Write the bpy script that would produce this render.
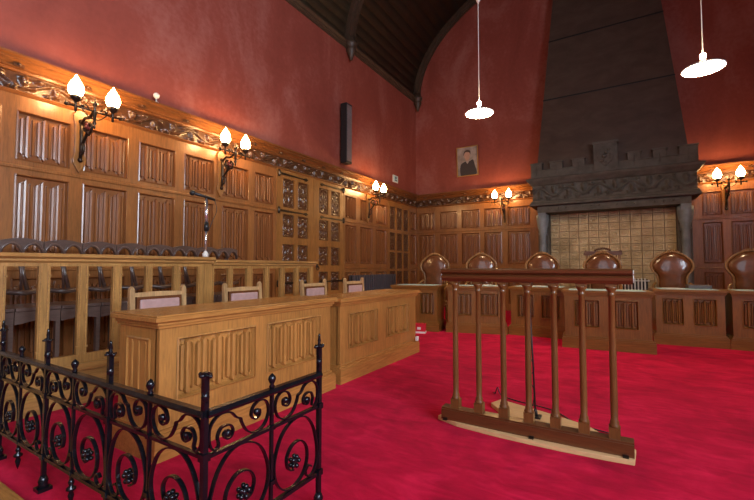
import bpy, bmesh, math, random
from mathutils import Vector, Matrix
random.seed(7)
PI = math.pi
SC = bpy.context.scene
for o in list(bpy.data.objects): bpy.data.objects.remove(o)
COL = SC.collection

# ---------------------------------------------------------------- camera
cam_d = bpy.data.cameras.new('camera'); cam = bpy.data.objects.new('camera', cam_d); COL.objects.link(cam)
cam_d.sensor_width = 36.0; cam_d.lens = 36.0*400.0/754.0; cam_d.clip_start = 0.02; cam_d.clip_end = 100
cam.location = (0, 0, 1.05)
cam.rotation_euler = (PI/2 + math.atan(17/400.0), 0, math.radians(31.36))
SC.camera = cam
# ---------------------------------------------------------------- world, exposure
w = bpy.data.worlds.new('world'); SC.world = w; w.use_nodes = True
w.node_tree.nodes['Background'].inputs[0].default_value = (0.75, 0.85, 1.0, 1)
w.node_tree.nodes['Background'].inputs[1].default_value = 0.6
SC.view_settings.view_transform = 'Standard'; SC.view_settings.look = 'None'
SC.view_settings.gamma = 1.0; SC.view_settings.use_curve_mapping = False
SC.view_settings.exposure = 0.0
# ---------------------------------------------------------------- light levels
E_WINDOW = 44.0      # daylight panes in the right and rear walls
E_SCONCE = 95.0     # flame shaped glass shades
E_PENDANT = 110.0    # pendant lamps

# ================================================================ materials
def new_mat(name):
    m = bpy.data.materials.new(name); m.use_nodes = True
    nt = m.node_tree; b = nt.nodes['Principled BSDF']
    return m, nt, b
def ramp(nt, src, stops):
    r = nt.nodes.new('ShaderNodeValToRGB'); e = r.color_ramp.elements
    e[0].position = stops[0][0]; e[0].color = (*stops[0][1], 1)
    e[1].position = stops[-1][0]; e[1].color = (*stops[-1][1], 1)
    for p, c in stops[1:-1]:
        n = e.new(p); n.color = (*c, 1)
    nt.links.new(src, r.inputs[0]); return r.outputs[0]
def coords(nt, scale, out='Object'):
    t = nt.nodes.new('ShaderNodeTexCoord'); m = nt.nodes.new('ShaderNodeMapping')
    m.inputs['Scale'].default_value = scale
    nt.links.new(t.outputs[out], m.inputs[0]); return m.outputs[0]
def noise(nt, vec, scale, detail=4, rough=0.55, dist=0.0):
    n = nt.nodes.new('ShaderNodeTexNoise'); n.inputs['Scale'].default_value = scale
    n.inputs['Detail'].default_value = detail; n.inputs['Roughness'].default_value = rough
    n.inputs['Distortion'].default_value = dist
    nt.links.new(vec, n.inputs['Vector']); return n.outputs[0]
def bump(nt, b, h, strength, dist=0.01):
    n = nt.nodes.new('ShaderNodeBump'); n.inputs['Strength'].default_value = strength
    n.inputs['Distance'].default_value = dist
    nt.links.new(h, n.inputs['Height']); nt.links.new(n.outputs[0], b.inputs['Normal'])
def wood(name, col, grain='z', rough=0.36, contrast=0.45, coat=0.15):
    m, nt, b = new_mat(name)
    s = {'x': (1.2, 14, 14), 'y': (14, 1.2, 14), 'z': (14, 14, 1.2)}[grain]
    s2 = {'x': (.5, 3, 3), 'y': (3, .5, 3), 'z': (3, 3, .5)}[grain]
    n1 = noise(nt, coords(nt, s), 5, 6, .65, .8)
    n2 = noise(nt, coords(nt, s2), 1.6, 3)
    mx = nt.nodes.new('ShaderNodeMath'); mx.operation = 'MULTIPLY_ADD'
    nt.links.new(n1, mx.inputs[0]); mx.inputs[1].default_value = .6
    m2 = nt.nodes.new('ShaderNodeMath'); m2.operation = 'MULTIPLY'; m2.inputs[1].default_value = .4
    nt.links.new(n2, m2.inputs[0]); nt.links.new(m2.outputs[0], mx.inputs[2])
    lo = tuple(c*(1-contrast) for c in col); hi = tuple(min(1, c*(1+contrast)) for c in col)
    c = ramp(nt, mx.outputs[0], [(.32, lo), (.5, col), (.68, hi)])
    nt.links.new(c, b.inputs['Base Color'])
    b.inputs['Roughness'].default_value = rough
    b.inputs['Coat Weight'].default_value = coat; b.inputs['Coat Roughness'].default_value = .2
    bump(nt, b, n1, .12, .004)
    return m
def plain(name, col, rough=.5, metal=0.0, coat=0.0, var=0.0, scale=8, bmp=0.0, spec=None):
    m, nt, b = new_mat(name)
    b.inputs['Roughness'].default_value = rough; b.inputs['Metallic'].default_value = metal
    b.inputs['Coat Weight'].default_value = coat
    if spec is not None: b.inputs['Specular IOR Level'].default_value = spec
    n = noise(nt, coords(nt, (1, 1, 1)), scale, 5)
    v = max(var, .04)
    c = ramp(nt, n, [(.3, tuple(x*(1-v) for x in col)), (.7, tuple(min(1, x*(1+v)) for x in col))])
    nt.links.new(c, b.inputs['Base Color'])
    if bmp: bump(nt, b, n, bmp, .01)
    return m
def emit(name, col, s):
    m, nt, b = new_mat(name)
    b.inputs['Base Color'].default_value = (.8, .8, .8, 1)
    b.inputs['Emission Color'].default_value = (*col, 1); b.inputs['Emission Strength'].default_value = s
    return m

OAK = (.24, .10, .024)
M = {}
M['oak_v'] = wood('oak_vertical', OAK, 'z')
M['oak_x'] = wood('oak_along', OAK, 'x')
M['desk_v'] = wood('desk_oak_vertical', (.38, .17, .042), 'z', .36)
M['desk_x'] = wood('desk_oak_along', (.38, .165, .042), 'x', .26)
M['jdesk_v'] = wood('bench_oak_vertical', (.20, .083, .017), 'z', .36)
M['jdesk_x'] = wood('bench_oak_along', (.20, .083, .017), 'x', .28)
M['wall_v'] = wood('wainscot_oak', (.25, .095, .026), 'z', .3)
M['linen'] = wood('linenfold_oak', (.22, .078, .024), 'z', .27, .2, .3)
M['carve'] = wood('carved_oak', (.085, .032, .012), 'z', .3, .4, .3)
M['mould'] = wood('moulding_oak', (.19, .065, .018), 'x', .28)
M['door'] = wood('door_oak', (.27, .115, .028), 'z', .34)
M['screen'] = wood('screen_oak', (.36, .18, .052), 'z', .34)
M['screen_x'] = wood('screen_oak_along', (.38, .19, .058), 'x', .3)
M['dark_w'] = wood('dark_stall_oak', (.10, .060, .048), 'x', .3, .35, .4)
M['bar_v'] = wood('bar_oak_vertical', (.13, .052, .014), 'z', .3, .35, .3)
M['bar_x'] = wood('bar_oak_along', (.10, .032, .010), 'x', .3, .35, .2)
M['pine'] = wood('pale_pine', (.58, .36, .17), 'x', .5, .25, 0)
M['chair_w'] = wood('gilded_oak', (.24, .115, .035), 'z', .35)
M['clerk_w'] = wood('pale_chair_oak', (.46, .27, .12), 'z', .4)
M['leather'] = plain('brown_leather', (.12, .042, .016), .24, 0, .5, .2, 14, .15)
M['mauve'] = plain('mauve_leather', (.46, .28, .26), .3, 0, .3, .15, 14, .1)
M['iron'] = plain('black_iron', (.010, .011, .016), .25, .6, .25, .3, 30, .25)
M['iron_m'] = plain('dark_bracket_iron', (.05, .035, .025), .35, .8, .1, .3, 30, .1)
M['stone'] = plain('dark_stone', (.10, .092, .080), .75, 0, 0, .3, 6, .35)
M['stone_l'] = plain('blue_grey_stone', (.20, .235, .26), .5, 0, 0, .25, 6, .2)
M['white_p'] = plain('white_plastic', (.75, .74, .7), .4)
M['white_metal'] = plain('white_enamel', (.68, .68, .66), .35)
M['black_p'] = plain('black_plastic', (.012, .012, .014), .4)
M['grey_p'] = plain('grey_speaker_cloth', (.16, .12, .12), .7, 0, 0, .15, 200)
M['slate'] = plain('grey_radiator_paint', (.09, .08, .09), .45, .2)
M['silver'] = plain('silver_tube', (.75, .75, .8), .22, .9)
M['turq'] = plain('pale_turquoise_leather', (.48, .72, .74), .3, 0, .2, .08, 10)
M['red_p'] = plain('red_card', (.55, .01, .03), .5)
M['rose'] = plain('dark_red_enamel', (.16, .02, .015), .4)
M['brass'] = plain('brass', (.6, .38, .12), .3, .9)
M['shade'] = emit('lit_glass_shade', (1.0, .60, .25), E_SCONCE)
M['pend'] = emit('lit_bulb_glass', (1.0, .72, .42), E_PENDANT)
M['bulb'] = emit('lit_lamp_neck', (1.0, .72, .42), E_PENDANT*1.3)
M['pane'] = emit('daylight_pane', (.76, .87, 1.0), E_WINDOW)
M['pane_dim'] = emit('shaded_daylight_pane', (.76, .87, 1.0), 2.0)

def plaster():
    m, nt, b = new_mat('red_plaster')
    n1 = noise(nt, coords(nt, (1, 1, .45)), 1.1, 6, .6, .6)
    n2 = noise(nt, coords(nt, (1, 1, 1)), 14, 5, .6)
    mx = nt.nodes.new('ShaderNodeMath'); mx.operation = 'MULTIPLY_ADD'; mx.inputs[1].default_value = .25
    nt.links.new(n2, mx.inputs[0])
    m2 = nt.nodes.new('ShaderNodeMath'); m2.operation = 'MULTIPLY'; m2.inputs[1].default_value = .75
    nt.links.new(n1, m2.inputs[0]); nt.links.new(m2.outputs[0], mx.inputs[2])
    c = ramp(nt, mx.outputs[0], [(.3, (.20, .036, .022)), (.5, (.28, .058, .038)), (.70, (.39, .135, .105))])
    nt.links.new(c, b.inputs['Base Color']); b.inputs['Roughness'].default_value = .6
    bump(nt, b, n2, .12, .01)
    return m
M['plaster'] = plaster()
def carpet():
    m, nt, b = new_mat('crimson_carpet')
    v = coords(nt, (1, 1, 1))
    n1 = noise(nt, v, 2.2, 5, .6, 1.2); n2 = noise(nt, v, 320, 2)
    n3 = noise(nt, coords(nt, (1, 3.2, 1)), 3.0, 6, .7, 1.0)
    mx = nt.nodes.new('ShaderNodeMath'); mx.operation = 'ADD'
    nt.links.new(n1, mx.inputs[0]); nt.links.new(n3, mx.inputs[1])
    mh = nt.nodes.new('ShaderNodeMath'); mh.operation = 'MULTIPLY'; mh.inputs[1].default_value = .5
    nt.links.new(mx.outputs[0], mh.inputs[0])
    c = ramp(nt, mh.outputs[0], [(.34, (.27, .002, .018)), (.5, (.46, .003, .032)), (.66, (.66, .010, .060))])
    nt.links.new(c, b.inputs['Base Color']); b.inputs['Roughness'].default_value = .95
    b.inputs['Specular IOR Level'].default_value = .05
    b.inputs['Sheen Weight'].default_value = .05; b.inputs['Sheen Roughness'].default_value = .5
    b.inputs['Sheen Tint'].default_value = (1, .35, .5, 1)
    bump(nt, b, n2, .5, .004)
    return m
M['carpet'] = carpet()
def tiles():
    m, nt, b = new_mat('cream_relief_tiles')
    t = nt.nodes.new('ShaderNodeTexCoord'); sp = nt.nodes.new('ShaderNodeSeparateXYZ'); cb = nt.nodes.new('ShaderNodeCombineXYZ')
    nt.links.new(t.outputs['Object'], sp.inputs[0]); nt.links.new(sp.outputs[0], cb.inputs[0]); nt.links.new(sp.outputs[2], cb.inputs[1])
    n = noise(nt, coords(nt, (1, 1, 1)), 3.5, 5); n2 = noise(nt, coords(nt, (1, 1, 1)), 40, 3)
    c = ramp(nt, n, [(.3, (.42, .31, .16)), (.7, (.72, .57, .34))])
    nt.links.new(c, b.inputs['Base Color']); b.inputs['Roughness'].default_value = .5
    bump(nt, b, n2, .25, .01)
    return m
M['tile'] = tiles()
M['grout'] = plain('brown_grout', (.20, .14, .075), .8)
M['ceil'] = wood('ceiling_boards', (.06, .038, .018), 'x', .5, .4, 0)
M['rib'] = wood('rib_oak', (.06, .034, .02), 'z', .5, .4, 0)
def hoodmat():
    m, nt, b = new_mat('stained_hood_stone')
    n = noise(nt, coords(nt, (1, 1, 2.2)), 2.2, 7, .65, .5)
    c = ramp(nt, n, [(.3, (.062, .038, .028)), (.5, (.08, .052, .038)), (.7, (.10, .07, .05))])
    nt.links.new(c, b.inputs['Base Color']); b.inputs['Roughness'].default_value = .42
    bump(nt, b, n, .1, .01); return m
M['hood'] = hoodmat()

# ================================================================ mesh helpers
def B(): return bmesh.new()
def box(bm, x0, x1, y0, y1, z0, z1, mi=0):
    vs = [bm.verts.new(p) for p in ((x0,y0,z0),(x1,y0,z0),(x1,y1,z0),(x0,y1,z0),(x0,y0,z1),(x1,y0,z1),(x1,y1,z1),(x0,y1,z1))]
    for f in ((0,3,2,1),(4,5,6,7),(0,1,5,4),(1,2,6,5),(2,3,7,6),(3,0,4,7)):
        bm.faces.new([vs[i] for i in f]).material_index = mi
def prism(bm, pts, y0, y1, mi=0, axis='y', smooth=False):
    """outline pts (a,b) extruded: axis y -> (a,t,b); axis x -> (t,a,b); axis z -> (a,b,t)"""
    def P(a, b, t): return {'y': (a, t, b), 'x': (t, a, b), 'z': (a, b, t)}[axis]
    A = [bm.verts.new(P(a, b, y0)) for a, b in pts]; C = [bm.verts.new(P(a, b, y1)) for a, b in pts]
    n = len(pts)
    f1 = bm.faces.new(A); f2 = bm.faces.new(C[::-1]); f1.material_index = f2.material_index = mi
    for i in range(n):
        f = bm.faces.new((A[i], C[i], C[(i+1) % n], A[(i+1) % n])); f.material_index = mi; f.smooth = smooth
def lathe(bm, prof, cx=0, cy=0, z0=0, seg=14, smooth=True, mi=0):
    rings = []
    for r, z in prof:
        if r < 1e-5: rings.append([bm.verts.new((cx, cy, z0+z))])
        else: rings.append([bm.verts.new((cx+r*math.cos(2*PI*k/seg), cy+r*math.sin(2*PI*k/seg), z0+z)) for k in range(seg)])
    for a, b in zip(rings, rings[1:]):
        for k in range(seg):
            k2 = (k+1) % seg
            if len(a) == 1 and len(b) == 1: continue
            if len(a) == 1: f = bm.faces.new((a[0], b[k2], b[k]))
            elif len(b) == 1: f = bm.faces.new((a[k], a[k2], b[0]))
            else: f = bm.faces.new((a[k], a[k2], b[k2], b[k]))
            f.smooth = smooth; f.material_index = mi
    for R, flip in ((rings[0], True), (rings[-1], False)):
        if len(R) > 2:
            f = bm.faces.new(R[::-1] if flip else R); f.material_index = mi
def tube(bm, pts, r, seg=8, close_ends=True, taper=None, mi=0):
    pts = [Vector(p) for p in pts]; rings = []; prev = None
    for i, p in enumerate(pts):
        t = (pts[min(i+1, len(pts)-1)] - pts[max(i-1, 0)]).normalized()
        if prev is None:
            ref = Vector((0, 0, 1)) if abs(t.z) < .9 else Vector((1, 0, 0))
            n = t.cross(ref).normalized()
        else:
            n = (prev - t*prev.dot(t)).normalized()
        prev = n; b = t.cross(n)
        rr = r if taper is None else r*(1+(taper-1)*i/(len(pts)-1))
        rings.append([bm.verts.new(p+n*math.cos(2*PI*k/seg)*rr+b*math.sin(2*PI*k/seg)*rr) for k in range(seg)])
    for a, b in zip(rings, rings[1:]):
        for k in range(seg):
            f = bm.faces.new((a[k], a[(k+1) % seg], b[(k+1) % seg], b[k])); f.smooth = True; f.material_index = mi
    if close_ends:
        bm.faces.new(rings[0][::-1]).material_index = mi; bm.faces.new(rings[-1]).material_index = mi
def ribbon(bm, pts, wid, th):
    """pts (s,z): flat iron strip in the local xz plane, wid across y"""
    n = len(pts); rows = []
    for i in range(n):
        a = pts[max(i-1, 0)]; b = pts[min(i+1, n-1)]
        dx, dz = b[0]-a[0], b[1]-a[1]; L = math.hypot(dx, dz) or 1
        nx, nz = -dz/L*th/2, dx/L*th/2
        x, z = pts[i]
        rows.append([bm.verts.new(q) for q in ((x+nx, -wid/2, z+nz), (x+nx, wid/2, z+nz), (x-nx, wid/2, z-nz), (x-nx, -wid/2, z-nz))])
    for a, b in zip(rows, rows[1:]):
        for k in range(4):
            f = bm.faces.new((a[k], a[(k+1) % 4], b[(k+1) % 4], b[k])); f.smooth = False
    bm.faces.new(rows[0][::-1]); bm.faces.new(rows[-1])
def catmull(P, n=6, closed=False):
    out = []; L = len(P)
    rng = range(L) if closed else range(L-1)
    for i in rng:
        if closed: p = [P[(i+k) % L] for k in (-1, 0, 1, 2)]
        else: p = [P[max(i-1, 0)], P[i], P[i+1], P[min(i+2, L-1)]]
        for j in range(n):
            t = j/n
            out.append(tuple(.5*((2*b)+(-a+c)*t+(2*a-5*b+4*c-d)*t*t+(-a+3*b-3*c+d)*t**3) for a, b, c, d in zip(*p)))
    if not closed: out.append(tuple(P[-1]))
    return out
def sphere(bm, c, r, seg=12, rings=8, sz=1.0):
    lathe(bm, [(r*math.sin(PI*i/rings), -r*sz*math.cos(PI*i/rings)) for i in range(rings+1)], c[0], c[1], c[2], seg)
def xform(bm, M4, start=0):
    bm.verts.ensure_lookup_table(); bmesh.ops.transform(bm, matrix=M4, verts=bm.verts[start:])
def obj(name, bm, mats, parent=None, loc=(0,0,0), rotz=0, bevel=0, rot=None):
    me = bpy.data.meshes.new(name)
    bmesh.ops.recalc_face_normals(bm, faces=bm.faces)
    bm.to_mesh(me); bm.free()
    for m in (mats if isinstance(mats, (list, tuple)) else [mats]): me.materials.append(m)
    o = bpy.data.objects.new(name, me); COL.objects.link(o)
    o.location = loc; o.rotation_euler = rot if rot else (0, 0, rotz)
    if parent is not None: o.parent = parent
    if bevel:
        b = o.modifiers.new('bevel', 'BEVEL'); b.width = bevel; b.segments = 2; b.limit_method = 'ANGLE'
    return o
def inst(src, parent, loc, rotz=None, scale=None):
    c = src.copy(); COL.objects.link(c); c.parent = parent; c.location = loc
    if rotz is not None: c.rotation_euler = (0, 0, rotz)
    if scale: c.scale = scale
    return c
def tag(o, label, cat, group=None):
    o['label'] = label; o['category'] = cat
    if group: o['group'] = group
    return o
def empty(name, loc=(0,0,0), rotz=0):
    o = bpy.data.objects.new(name, None); COL.objects.link(o); o.location = loc; o.rotation_euler = (0, 0, rotz)
    o.empty_display_size = .1
    return o
def thing(name, label, cat, loc=(0,0,0), rotz=0, group=None):
    return tag(empty(name, loc, rotz), label, cat, group)
def struct(o): o['kind'] = 'structure'; return o
def dup(root, label, loc=None, rotz=None, group=None):
    r = root.copy(); COL.objects.link(r); r['label'] = label
    if group: r['group'] = group
    if loc is not None: r.location = loc
    if rotz is not None: r.rotation_euler = (0, 0, rotz)
    for ch in list(root.children):
        c = ch.copy(); COL.objects.link(c); c.parent = r
        for g in list(ch.children):
            d = g.copy(); COL.objects.link(d); d.parent = c
    return r

# ---- linenfold panel: local x 0..w, z 0..h, front towards -y; frame face at y=0, sunk field at y=+dp
def linenfold_bm(wd, h, folds=4, dp=.034, hi=.036, scal=.10):
    bm = B()
    bd = min(.022, wd*.08)
    # moulded border
    o = [(0, 0), (wd, 0), (wd, h), (0, h)]; m1 = [(bd*.45, bd*.45), (wd-bd*.45, bd*.45), (wd-bd*.45, h-bd*.45), (bd*.45, h-bd*.45)]
    i_ = [(bd, bd), (wd-bd, bd), (wd-bd, h-bd), (bd, h-bd)]
    V = [[bm.verts.new((x, y, z)) for x, z in L] for L, y in ((o, -.004), (m1, -.008), (m1, .006), (i_, dp))]
    for a, b in zip(V, V[1:]):
        for k in range(4): bm.faces.new((a[k], a[(k+1) % 4], b[(k+1) % 4], b[k]))
    # folds
    cols = []
    W2 = wd-2*bd; fw = W2/folds; x = bd+fw*.07
    prof = [(0, 0, .9), (.03, .7, .85), (.17, .78, .6), (.20, .38, .9), (.34, .34, .75), (.37, .92, .4), (.5, 1, .0), (.63, .92, .4), (.66, .34, .75), (.80, .38, .9), (.83, .78, .6), (.97, .7, .85), (1, 0, .9)]
    cols.append((bd, 0, 1))
    for k in range(folds):
        for t, d, e in prof: cols.append((x+t*fw*.86, d, e))
        x += fw
    cols.append((wd-bd, 0, 1))
    m = min(.05, h*.05); rows = []
    for xx, d, e in cols:
        en = m + scal*e*min(1, h/.5)*.55; s = .006
        zs = [bd, en, en+s, h-en-s, h-en, h-bd]; ds = [0, 0, d, d, 0, 0]
        rows.append([bm.verts.new((xx, dp-dd*hi, z)) for z, dd in zip(zs, ds)])
    for a, b in zip(rows, rows[1:]):
        for k in range(5):
            f = bm.faces.new((a[k], b[k], b[k+1], a[k+1])); f.smooth = False
    return bm
# ---- framing with rectangular openings (x intervals cols, z intervals rows)
def framing(bm, x0, x1, z0, z1, cols, rows, y0=0, y1=.04):
    xs = [x0]+[v for c in cols for v in c]+[x1]
    for i in range(0, len(xs), 2):
        if xs[i+1]-xs[i] > 1e-4: box(bm, xs[i], xs[i+1], y0, y1, z0, z1)
    for a, b in cols:
        zs = [z0]+[v for c in rows for v in c]+[z1]
        for i in range(0, len(zs), 2):
            if zs[i+1]-zs[i] > 1e-4: box(bm, a, b, y0, y1, zs[i], zs[i+1])
def segdist(px, pz, L):
    best = 9
    for (ax, az), (bx, bz) in zip(L, L[1:]):
        dx, dz = bx-ax, bz-az; t = max(0, min(1, ((px-ax)*dx+(pz-az)*dz)/(dx*dx+dz*dz+1e-12)))
        d = (px-ax-t*dx)**2+(pz-az-t*dz)**2
        if d < best: best = d
    return math.sqrt(best)
def relief_bm(nx, nz, wd, h, fn, amp, y=0):
    bm = B(); g = [[bm.verts.new((wd*i/nx, y-amp*fn(i/nx, j/nz), h*j/nz)) for j in range(nz+1)] for i in range(nx+1)]
    for i in range(nx):
        for j in range(nz): bm.faces.new((g[i][j], g[i+1][j], g[i+1][j+1], g[i][j+1])).smooth = True
    return bm
# carved leaf scroll for the door panels (mirrored about the middle), unit square
def carve_fn(variant=0):
    L1 = catmull([(.5, .04), (.8, .12), (.86, .3), (.62, .38), (.6, .24), (.74, .24)], 5)
    L2 = catmull([(.55, .44), (.86, .52), (.84, .72), (.6, .7), (.66, .58)], 5)
    L3 = catmull([(.5, .98), (.78, .94), (.88, .84), (.7, .78), (.56, .86)], 5)
    def f(u, v):
        if variant % 2: v = 1-v
        if u < .5: u = 1-u
        e = 0
        for L, r in ((L1, .065), (L2, .07), (L3, .06)):
            d = segdist(u, v*1.0, L)/r
            if d < 1: e = max(e, math.sqrt(1-d*d))
        for (cu, cv, r) in ((.5, .5, .13), (.74, .24, .07), (.5, .14, .08), (.5, .84, .07), (.9, .42, .06), (.9, .93, .05)):
            dx, dz = u-cu, (v-cv); d = math.hypot(dx, dz)
            a = math.atan2(dz, dx); rr = r*(1+.3*math.cos(5*a))
            if d < rr: e = max(e, math.sqrt(1-(d/rr)**2)*(.7+.5*math.cos(5*a)**2))
        return e
    return f
def vine_fn():
    pts = [(t/24.0, .5+.26*math.sin(2*PI*t/24.0)) for t in range(-3, 28)]
    sp = []
    for cx_, cz_, sg in ((.25, .42, 1), (.75, .58, -1)):
        sp.append([(cx_+(.015+.09*k/16)*math.cos(sg*k*.55)*.55, cz_+(.03+.17*k/16)*math.sin(k*.55)) for k in range(17)])
    def f(u, v):
        e = 0; A = 2.2
        d = segdist(u*A, v, [(a*A, b) for a, b in pts])/.055
        if d < 1: e = math.sqrt(1-d*d)*.8
        for L in sp:
            d = segdist(u*A, v, [(a*A, b) for a, b in L])/.05
            if d < 1: e = max(e, math.sqrt(1-d*d)*.9)
        for cu, cv, r, n in ((.25, .25, .22, 5), (.75, .75, .22, 5), (.02, .78, .17, 3), (.5, .2, .17, 3), (.98, .78, .17, 3), (.42, .84, .14, 4), (.6, .16, .14, 4), (.12, .14, .12, 4), (.9, .3, .12, 4)):
            dx, dz = (u-cu)*A, v-cv; dd = math.hypot(dx, dz); a = math.atan2(dz, dx)
            rr = r*(.72+.28*math.cos(n*a+cu*9))
            if dd < rr: e = max(e, math.sqrt(1-(dd/rr)**2)*(.75+.35*math.sin(n*a*2)))
        return e
    return f
VINE = vine_fn(); 
def frieze_bm(x0, x1, z0, z1, unit, amp, y, nx=44, nz=18):
    tab = [[VINE(i/nx, j/nz) for j in range(nz+1)] for i in range(nx+1)]
    bm = B(); n = max(1, round((x1-x0)/unit)); L = (x1-x0)/n; prev = None
    for k in range(n):
        for i in range(0 if k == 0 else 1, nx+1):
            col = []
            for j in range(nz+1):
                t = tab[i][j]*(0.0 if j in (0, nz) else 1)
                col.append(bm.verts.new((x0+L*(k+i/nx), y-amp*t, z0+(z1-z0)*j/nz)))
            if prev:
                for j in range(nz): bm.faces.new((prev[j], col[j], col[j+1], prev[j+1])).smooth = True
            prev = col
    return bm
def moulding(bm, prof, x0, x1):
    """prof: (out, z) pairs; out is distance towards -y"""
    a = [bm.verts.new((x0, -o, z)) for o, z in prof]; b = [bm.verts.new((x1, -o, z)) for o, z in prof]
    n = len(prof)
    for i in range(n): bm.faces.new((a[i], b[i], b[(i+1) % n], a[(i+1) % n]))
    bm.faces.new(a); bm.faces.new(b[::-1])

# ================================================================ ROOM
XL, XR, YB, YF, ZC, XM, VA, VB = -4.83, 4.51, 10.0, -3.4, 5.72, -.16, 4.67, 3.0
bm = B(); box(bm, XL-.2, XR+.2, YF-.2, YB+.2, -.12, 0)
struct(obj('floor', bm, M['carpet']))
# walls: local x along the wall, -y into the room
bm = B(); box(bm, YF, YB, 0, .2, 0, ZC+.2); wl = struct(obj('wall_left', bm, M['plaster'], None, (XL, 0, 0), PI/2))
bm = B()
vault = [(XM-VA*math.cos(PI*k/48), ZC+VB*math.sin(PI*k/48)) for k in range(49)]
prism(bm, [(XL, 0), (XR, 0)]+[(x, z) for x, z in reversed(vault)], 0, .2)
wb = struct(obj('wall_back', bm, M['plaster'], None, (0, YB, 0)))
# rear wall, with one tall window behind the camera
bm = B()
box(bm, XL, -1.6, -.2, 0, 0, ZC+.2); box(bm, 1.2, XR, -.2, 0, 0, ZC+.2); box(bm, -1.6, 1.2, -.2, 0, 0, 1.6); box(bm, -1.6, 1.2, -.2, 0, 5.2, ZC+.2)
prism(bm, [(x, z) for x, z in vault], -.2, 0)
struct(obj('wall_front', bm, M['plaster'], None, (0, YF, 0)))
# right wall: local x -> -world y ; windows at world y spans
WY = [(-3.1, -1.3), (-.8, .9)]
bm = B(); e = [YF]
for a, b in WY: e += [a, b]
e.append(YB)
for i in range(0, len(e), 2): box(bm, 0, .25, e[i], e[i+1], 0, ZC+.2)
for a, b in WY: box(bm, 0, .25, a, b, 0, 1.9); box(bm, 0, .25, a, b, 4.6, ZC+.2)
struct(obj('wall_right', bm, M['plaster'], None, (XR, 0, 0)))
def window(n, loc, rotz, wd, z0, z1, pane='pane'):
    root = struct(empty('window_%d' % n, loc, rotz))
    bm = B()
    for x in (0, wd/3, 2*wd/3, wd): box(bm, x-.05, x+.05, -.05, .07, z0, z1)
    for z in (z0+.04, z0+(z1-z0)*.5, z1-.04): box(bm, 0, wd, -.04, .06, z-.05, z+.05)
    obj('window_frame', bm, M['stone_l'], root)
    bm = B(); f = [bm.verts.new(p) for p in ((0, .08, z0), (wd, .08, z0), (wd, .08, z1), (0, .08, z1))]; bm.faces.new(f)
    obj('window_pane', bm, M[pane], root)
for i, (a, b) in enumerate(WY): window(i+1, (XR+.12, b, 0), -PI/2, b-a, 1.9, 4.6)
window(3, (1.2, YF-.1, 0), PI, 2.8, 1.6, 5.2, 'pane_dim')
# vault
bm = B()
o = [(x, z) for x, z in vault]; outer = [(XM+(x-XM)*1.03, ZC+(z-ZC)*1.04) for x, z in vault]
for i in range(48):
    vs = []
    for y in (YF, YB):
        vs.append([bm.verts.new((o[i][0], y, o[i][1])), bm.verts.new((o[i+1][0], y, o[i+1][1])), bm.verts.new((outer[i+1][0], y, outer[i+1][1])), bm.verts.new((outer[i][0], y, outer[i][1]))])
    a, b = vs
    for k in range(4): bm.faces.new((a[k], a[(k+1) % 4], b[(k+1) % 4], b[k])).smooth = (k == 0)
    bm.faces.new(a[::-1]); bm.faces.new(b)
# board joints
for i in range(1, 48, 2):
    x, z = o[i]; nx, nz = (XM-x)/VA**2, (ZC-z)/VB**2; L = math.hypot(nx, nz); nx /= L; nz /= L
    tube(bm, [(x, YF, z), (x, YB, z)], .006, 5)
struct(obj('ceiling', bm, M['ceil']))
tn = 1
for ry, hw in ((9.93, .07), (6.72, .10), (3.45, .10), (.15, .10), (-3.3, .1)):
    bm = B()
    for dpt, hw2 in ((.10, hw), (.17, hw*.5)):
        pr = []
        for i in range(49):
            th = PI*i/48
            pr.append(((XM-(VA+.02)*math.cos(th), ZC+(VB+.02)*math.sin(th)), (XM-(VA-dpt)*math.cos(th), ZC+(VB-dpt)*math.sin(th))))
        for p, q in zip(pr, pr[1:]):
            A = [bm.verts.new((p[0][0], y, p[0][1])) for y in (ry-hw2, ry+hw2)]+[bm.verts.new((p[1][0], y, p[1][1])) for y in (ry+hw2, ry-hw2)]
            C = [bm.verts.new((q[0][0], y, q[0][1])) for y in (ry-hw2, ry+hw2)]+[bm.verts.new((q[1][0], y, q[1][1])) for y in (ry+hw2, ry-hw2)]
            for k in range(4): bm.faces.new((A[k], A[(k+1) % 4], C[(k+1) % 4], C[k]))
    rib = struct(obj('trim_%d' % tn, bm, M['rib'])); tn += 1
    bm = B(); lathe(bm, [(0, -.36), (.03, -.34), (.05, -.27), (.10, -.16), (.11, -.12), (.085, -.08), (.13, -.04), (.135, .02), (.09, .06), (.09, .14)], XL+.10, ry, ZC, 10)
    obj('corbel', bm, M['rib'], rib)
for x0, rz in ((XL, PI/2), (XR, -PI/2)):
    bm = B(); L0, L1 = (YF, YB) if rz > 0 else (-YB, -YF)
    moulding(bm, [(0, ZC-.09), (.025, ZC-.085), (.03, ZC-.05), (.05, ZC-.04), (.055, ZC-.01), (.09, ZC+.02), (.09, ZC+.045), (0, ZC+.08)], L0, L1)
    struct(obj('trim_%d' % tn, bm, M['rib'], None, (x0, 0, 0), rz)); tn += 1

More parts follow.
